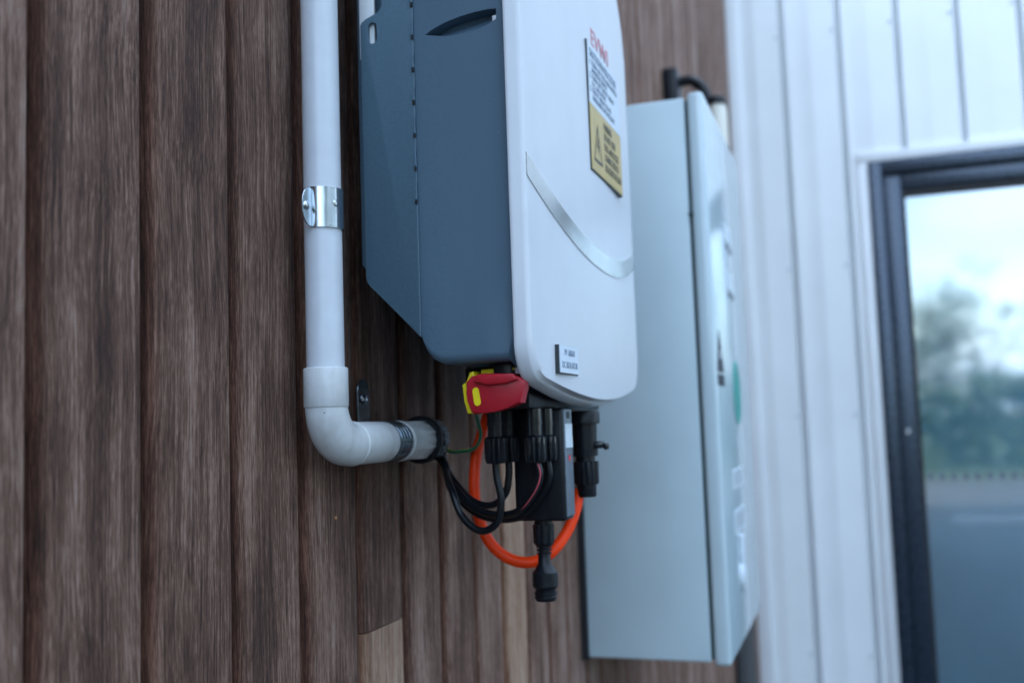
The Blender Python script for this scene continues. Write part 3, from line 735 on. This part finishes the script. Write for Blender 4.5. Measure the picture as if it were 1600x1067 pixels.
# isolator switch on the underside
sw = bpy.data.objects.new('isolator_switch', None); COL.objects.link(sw); sw.parent = inv; sw.location = (0,0,0)
def mkp(name, pts, axis, a0, a1, m, parent, bev=.0012, seg=3, smooth=40):
    bm = bmesh.new(); prism(bm, pts, axis, a0, a1, bev, seg); return link(name, bm, m, parent, smooth)
bm = bmesh.new(); prism(bm, [(.1222, 1.2612), (.1226, 1.2650), (.1560, 1.2655), (.1560, 1.2640), (.1400, 1.2625), (.1260, 1.2610)], 'Y', .7330, .775, .0006, 2)
link('switch_base', bm, M['yellow'], sw, smooth=40)
mkp('collar', [(.1105, 1.2535), (.1150, 1.2548), (.1168, 1.2628), (.1205, 1.2632), (.1225, 1.2545), (.1215, 1.2440), (.1240, 1.2310), (.1145, 1.2308), (.1118, 1.2400)], 'Y', .7225, .738, M['yellow'], sw, .0008)
hp = [(.1158, 1.2546), (.1205, 1.2592), (.1300, 1.2610), (.1520, 1.2600), (.1600, 1.2570), (.1632, 1.2535), (.1628, 1.2490), (.1598, 1.2375), (.1500, 1.2342), (.1400, 1.2318), (.1290, 1.2306), (.1215, 1.2302), (.1192, 1.2325), (.1170, 1.2400), (.1162, 1.2470)]
handle = mkp('switch_handle', hp, 'Y', .7165, .7300, M['red'], sw, .0018, 4)
bm = bmesh.new(); lathe(bm, (.141, .748, 1.2680), (0,0,-1), [(0, .017), (.012, .017), (.013, .012), (.024, .010)], seg=32); link('spindle', bm, M['black'], sw)
mkp('grip_ridge', [(.1235, 1.2548), (.1262, 1.2600), (.1560, 1.2596), (.1592, 1.2550), (.1500, 1.2522), (.1350, 1.2516)], 'Y', .7128, .7170, M['red'], handle, .0016, 3)
pl_ = [(.1245+.0027*math.cos(PI*i/10)-.0004, 1.2478+.0027*math.sin(PI*i/10)) for i in range(11)]+[(.1251-.0027*math.cos(PI*i/10)+.0002, 1.2390-.0027*math.sin(PI*i/10)) for i in range(11)]
mkp('pointer_mark', pl_, 'Y', .7158, .7168, M['yellow'], handle, .0003, 1)
bm = bmesh.new(); lathe(bm, (.158, .724, 1.2640), (0,0,-1), [(0, .004), (.004, .004), (.0045, .003)], seg=20); link('grommet', bm, mat('grey_plastic', (.3,.3,.33), .5), sw)
# black flange plate under the body that carries the sockets
mkbox('socket_plate', (.094, .150, .770, 1.00, 1.2335, 1.2692), M['black'], inv, bev=.002)

# ================================================================ CABLES
def P3(px, py, Y):
    """a measured point on the vertical plane at distance Y"""
    d = W @ Vector(((px-ccx)/f, (py-ccy)/f, 1.0)); t = Y/d.y
    return Vector((.40+d.x*t, Y, 1.22+d.z*t))
def connector_bm(x, y):
    bm = bmesh.new()
    lathe(bm, (x, y, 1.2335), (0,0,-1), [(0, .0062), (.0105, .0062), (.0107, .0068), (.0125, .0068), (.0127, .0060), (.0215, .0060), (.0218, .0074), (.0232, .0090), (.0260, .0094), (.0400, .0092), (.0435, .0080), (.0440, .0050), (.0440, .0030)],
          seg=64, flutes=11, fdepth=.0024, fr=(.0236, .0436))
    return bm
exitp = Vector((PX, Y4+.030, HZ))
specs = [
 ('looping lowest, into the nearest left socket', (.1155, .780), [(704,760,.80),(722,806,.79),(750,829,.785),(775,818,.782),(783,783,.78),(776,742,.78)], 1),
 ('running highest in the bundle, into the rear left socket', (.1155, .812), [(710,752,.83),(738,782,.82),(768,789,.815),(789,772,.812),(795,744,.812)], 0),
 ('with a red printed stripe, into the front middle socket', (.150, .780), [(708,757,.825),(736,790,.81),(770,803,.80),(806,800,.79),(832,772,.782),(843,742,.78)], 2),
 ('sagging behind the red striped one, into the rear middle socket', (.150, .812), [(705,765,.84),(740,799,.83),(775,811,.825),(815,806,.82),(845,776,.815),(858,744,.812)], 0),
]
RC = .0031
first_conn = None
for i, (lab, (cx_, cy_), mid, fl) in enumerate(specs):
    t = thing('black_cable', 'black cable ' + lab, 'cable', (cx_, cy_, 1.1895), 'black cables between conduit and inverter')
    a_ = exitp + Vector((.002*math.cos(i*1.6), -.012, .004*math.sin(i*1.6)))
    s_ = exitp + Vector((.006*math.cos(i*1.6), .006, -.005+.005*math.sin(i*1.6)))
    pts = [a_, s_, P3(694+3*(i % 2), 728, .86-.004*i)] + [P3(*q) for q in mid] + [Vector((cx_, cy_, 1.193)), Vector((cx_, cy_, 1.200))]
    bm = bmesh.new(); sp_ = spline(pts, 14); tube(bm, sp_, RC, seg=16); link('sheath', bm, M['rubber'], t)
    if fl == 2:
        bm = bmesh.new(); sub = sp_[int(len(sp_)*.62):-8]
        tube(bm, [p + Vector((.0006, -.0030, .0)) + Vector((.0010, 0, 0)) for p in sub], .00055, seg=8); link('printed_stripe', bm, M['pink'], t)
    link('connector', connector_bm(cx_, cy_), M['blackgl'] if cx_ > .13 else M['black'], t)
# earth wire
t = thing('green_wire', 'thin green and yellow earth wire crossing from the conduit end to behind the red switch', 'wire', exitp)
pts = [exitp+Vector((0,-.01,.003)), P3(700,704,.87), P3(722,705,.86), P3(742,700,.85), P3(751,680,.84), P3(746,655,.83), P3(742,638,.82), P3(745,615,.81), P3(750,590,.80)]
bm = bmesh.new(); sp_ = spline(pts, 10); tube(bm, sp_, .0016, seg=12); link('sheath', bm, M['green'], t)
bm = bmesh.new(); tube(bm, [p+Vector((.0004,-.0004,.0013)) for p in sp_], .0007, seg=8); link('stripe', bm, M['lime'], t)
# communication dongle
dg = thing('data_dongle', 'flat black plug-in module with grey strip hanging under the white cover', 'dongle', (.14, .834, 1.138))
bm = bmesh.new(); box(bm, .1170, .1622, .820, .8480, 1.1385, 1.2340, bev=.0028, seg=3); hs_ = link('housing', bm, M['black'], dg)
bm = bmesh.new(); box(bm, .1617, .1632, .8225, .8462, 1.1420, 1.2330, bev=.0004); ls = link('label_strip', bm, M['strip'], hs_)
mkbox('white_label', (.1632, .1636, .8240, .8450, 1.2000, 1.2205), M['sticker_w'], ls, smooth=0)
mkbox('red_mark', (.1632, .1636, .8325, .8365, 1.1890, 1.1935), mat('red_mark', (.8,.02,.05), .4), ls, smooth=0)
bm = bmesh.new(); prism(bm, [(.8300, 1.2250), (.8380, 1.2250), (.8380, 1.2310), (.8300, 1.2310)], 'X', .1632, .1636); link('slot', bm, M['gasket'], ls, smooth=0)
bm = bmesh.new()
lathe(bm, (.1375, .834, 1.1390), (0,0,-1), [(0, .0078), (.004, .0078), (.0042, .0092), (.020, .0090), (.0235, .0062), (.0245, .0045)], seg=48, flutes=8, fdepth=.0009, fr=(.0042, .020)); link('gland', bm, M['black'], dg)
bm = bmesh.new()
pr_ = [(0, .0036), (.0005, .0066), (.0018, .0066), (.0020, .0044), (.0030, .0044), (.0032, .0068), (.0046, .0068), (.0048, .0046), (.0060, .0046), (.0062, .0064), (.0076, .0064), (.0078, .0052),
       (.0150, .0056), (.0215, .0092), (.0230, .0108), (.0345, .0110), (.0352, .0104), (.0365, .0096), (.0372, .0088), (.0392, .0086), (.0396, .0098), (.0412, .0098), (.0416, .0093), (.0428, .0093), (.0432, .0098), (.0446, .0098), (.0450, .0090), (.0470, .0086), (.0472, .004)]
lathe(bm, (.1375, .834, 1.1170), (0,0,-1), pr_, seg=48); link('plug', bm, M['black'], dg)
# orange cable with its gland
oc = thing('orange_cable', 'thick orange cable looping under the inverter up to its black right-hand gland', 'cable', (.157, .905, 1.15))
pts = [P3(772,600,.90), P3(764,640,.89), P3(752,680,.875), P3(744,715,.865), P3(741,755,.86), P3(746,800,.86), P3(764,845,.86), P3(795,872,.862), P3(830,878,.866), P3(862,862,.875), P3(887,828,.89), P3(901,790,.90), P3(905,765,.905)]
bm = bmesh.new(); tube(bm, spline(pts, 12), .0051, seg=24); link('sheath', bm, M['orange'], oc)
gx, gy = .1585, .905
bm = bmesh.new()
lathe(bm, (gx, gy, 1.2300), (0,0,-1), [(-.002, .0135), (.0005, .0150), (.010, .0148), (.0105, .0118), (.033, .0112), (.0335, .0122), (.0400, .0118), (.0402, .0090), (.0445, .0090), (.0448, .0118), (.0455, .0122), (.064, .0120), (.0660, .0110), (.0662, .0092), (.0760, .0090), (.0775, .0082), (.0775, .004)],
      seg=64, flutes=14, fdepth=.0013, fr=(.0452, .0645)); gl_ = link('gland', bm, M['black'], oc)
bm = bmesh.new(); box(bm, gx-.002, gx+.0185, gy-.005, gy+.005, 1.1968, 1.2035, bev=.0015); box(bm, gx+.0185, gx+.0225, gy-.0035, gy+.0035, 1.1955, 1.2015, bev=.001); link('release_lever', bm, M['blackgl'], gl_)

# ================================================================ CABINET
CY0, CY1, CZ0, CZ1 = 1.435, 1.875, .882, 1.690
cb = thing('cabinet', 'pale grey steel electrical cabinet with stickered door, mounted beyond the inverter', 'electrical cabinet', (.1, 1.65, CZ0))
body = mkbox('body', (.010, .187, CY0, CY1+.004, CZ0, CZ1), M['cab'], cb, bev=.003, seg=3)
mkbox('back_plate', (.0005, .010, CY0-.004, CY1+.008, CZ0-.003, CZ1+.003), M['gasket'], cb, smooth=0)
mkbox('door_seal', (.186, .1915, CY0+.003, CY1-.002, CZ0+.004, CZ1-.004), M['seal'], cb, smooth=0)
bm = bmesh.new()
box(bm, .1915, .2150, CY0-.003, CY1+.003, CZ0-.004, CZ1+.006, bev=.006, seg=4)
door = link('door', bm, M['cabdoor'], cb)
bm = bmesh.new(); lathe(bm, (.190, CY0+.0005, 1.517), (0,-1,0), [(0, .004), (.002, .004), (.0028, .002)], seg=16); link('hinge_pin', bm, M['seal'], cb)
XD = .2151
def sticker(name, y0, y1, z0, z1, m, th=.0008, label=None, bev=0):
    return mkbox(name, (XD-.0002, XD+th, y0, y1, z0, z1), m, door, bev=bev, smooth=0)
# black triangle warning sticker and its black caption bar
bm = bmesh.new(); prism(bm, [(1.438, 1.288), (1.512, 1.288), (1.475, 1.349)], 'X', XD-.0002, XD+.0008); ts = link('triangle_sticker', bm, M['ink'], door, smooth=0)
bm = bmesh.new(); prism(bm, [(1.469, 1.306), (1.481, 1.309), (1.478, 1.322), (1.471, 1.318)], 'X', XD+.0009, XD+.0014); link('bolt_symbol', bm, M['sticker_w'], ts, smooth=0)
sticker('caption_sticker', 1.4395, 1.512, 1.268, 1.2845, M['ink'])
bm = bmesh.new(); lathe(bm, (XD-.0002, 1.672, 1.262), (1,0,0), [(0, .052), (.001, .052)], seg=48); link('round_sticker', bm, M['sticker_g'], door, smooth=0)
for z in (1.500, 1.422):                              # two white tags with dark screws
    sticker('name_tag', 1.61, 1.69, z+.006, z+.036, M['sticker_w'])
    for y in (1.632, 1.682):
        bm = bmesh.new(); lathe(bm, (XD, y, z-.003), (1,0,0), [(0, .0052), (.0012, .005), (.0018, .003)], seg=16); link('tag_screw', bm, M['ink'], door)
for (y0, y1, z0, z1) in ((1.555, 1.685, 1.112, 1.142), (1.555, 1.685, 1.045, 1.080)):
    s = sticker('text_sticker', y0, y1, z0, z1, M['sticker_w'])
    for q in range(4):
        yy = y0+.018+q*.028; mkbox('printed_bar', (XD+.0009, XD+.0011, yy, yy+.006, z0+.004, z1-.004), M['strip'], s, smooth=0)
bm = bmesh.new(); box(bm, XD, XD+.005, 1.595, 1.625, .985, 1.040, bev=.002, seg=3); lathe(bm, (XD, 1.610, .978), (1,0,0), [(0, .024), (.003, .024), (.005, .020), (.006, .010)], seg=28)
link('door_latch', bm, M['sticker_w'], door)
# wall light on the timber behind the cabinet
wl = thing('wall_light', 'small black gooseneck wall light peeking over the cabinet top', 'wall light', (.02, 2.42, 2.02))
mkbox('mounting_box', (.0005, .036, 2.36, 2.44, 1.955, 2.072), M['black'], wl, bev=.004)
bm = bmesh.new(); tube(bm, spline([(.030,2.41,2.046),(.050,2.41,2.050),(.068,2.41,2.047),(.086,2.41,2.032),(.098,2.41,2.008),(.101,2.41,1.985)], 8), .0125, seg=16); link('arm', bm, M['black'], wl)
bm = bmesh.new(); tube(bm, [(.070,2.41,2.045),(.071,2.41,2.025)], .005, seg=10); link('stay', bm, M['black'], wl)
bm = bmesh.new(); lathe(bm, (.122, 2.41, 2.000), (0,0,-1), [(0, .014), (.004, .021), (.016, .0235), (.022, .0235)], seg=32); tube(bm, [(.096,2.41,1.995),(.115,2.41,1.993)], .010, seg=12); link('cap', bm, M['black'], wl)
bm = bmesh.new(); lathe(bm, (.1225, 2.41, 1.9775), (0,0,-1), [(0, .0195), (.020, .0225), (.12, .0228), (.150, .019), (.158, .010)], seg=32); link('shade', bm, M['lampw'], wl)
# black duct in the corner below
du = thing('corner_duct', 'black upright duct in the corner below the grey cabinet', 'duct', (.01, 3.55, 0))
bm = bmesh.new(); box(bm, .001, .012, 3.18, 3.68, 0, 1.18, bev=.003); link('duct_body', bm, M['gasket'], du)
bm = bmesh.new(); box(bm, .001, .014, 3.175, 3.685, 1.181, 1.20, bev=.002); link('duct_cap', bm, M['black'], du)
# tiny amber resin bead on the fourth board
bm = bmesh.new(); lathe(bm, (.0004, .716, 1.1520), (1,.1,.2), [(0, .0012), (.0008, .0014), (.0015, .0006)], seg=10)
rb = link('resin_bead', bm, mat('resin', (.55,.25,.05), .3), tw)
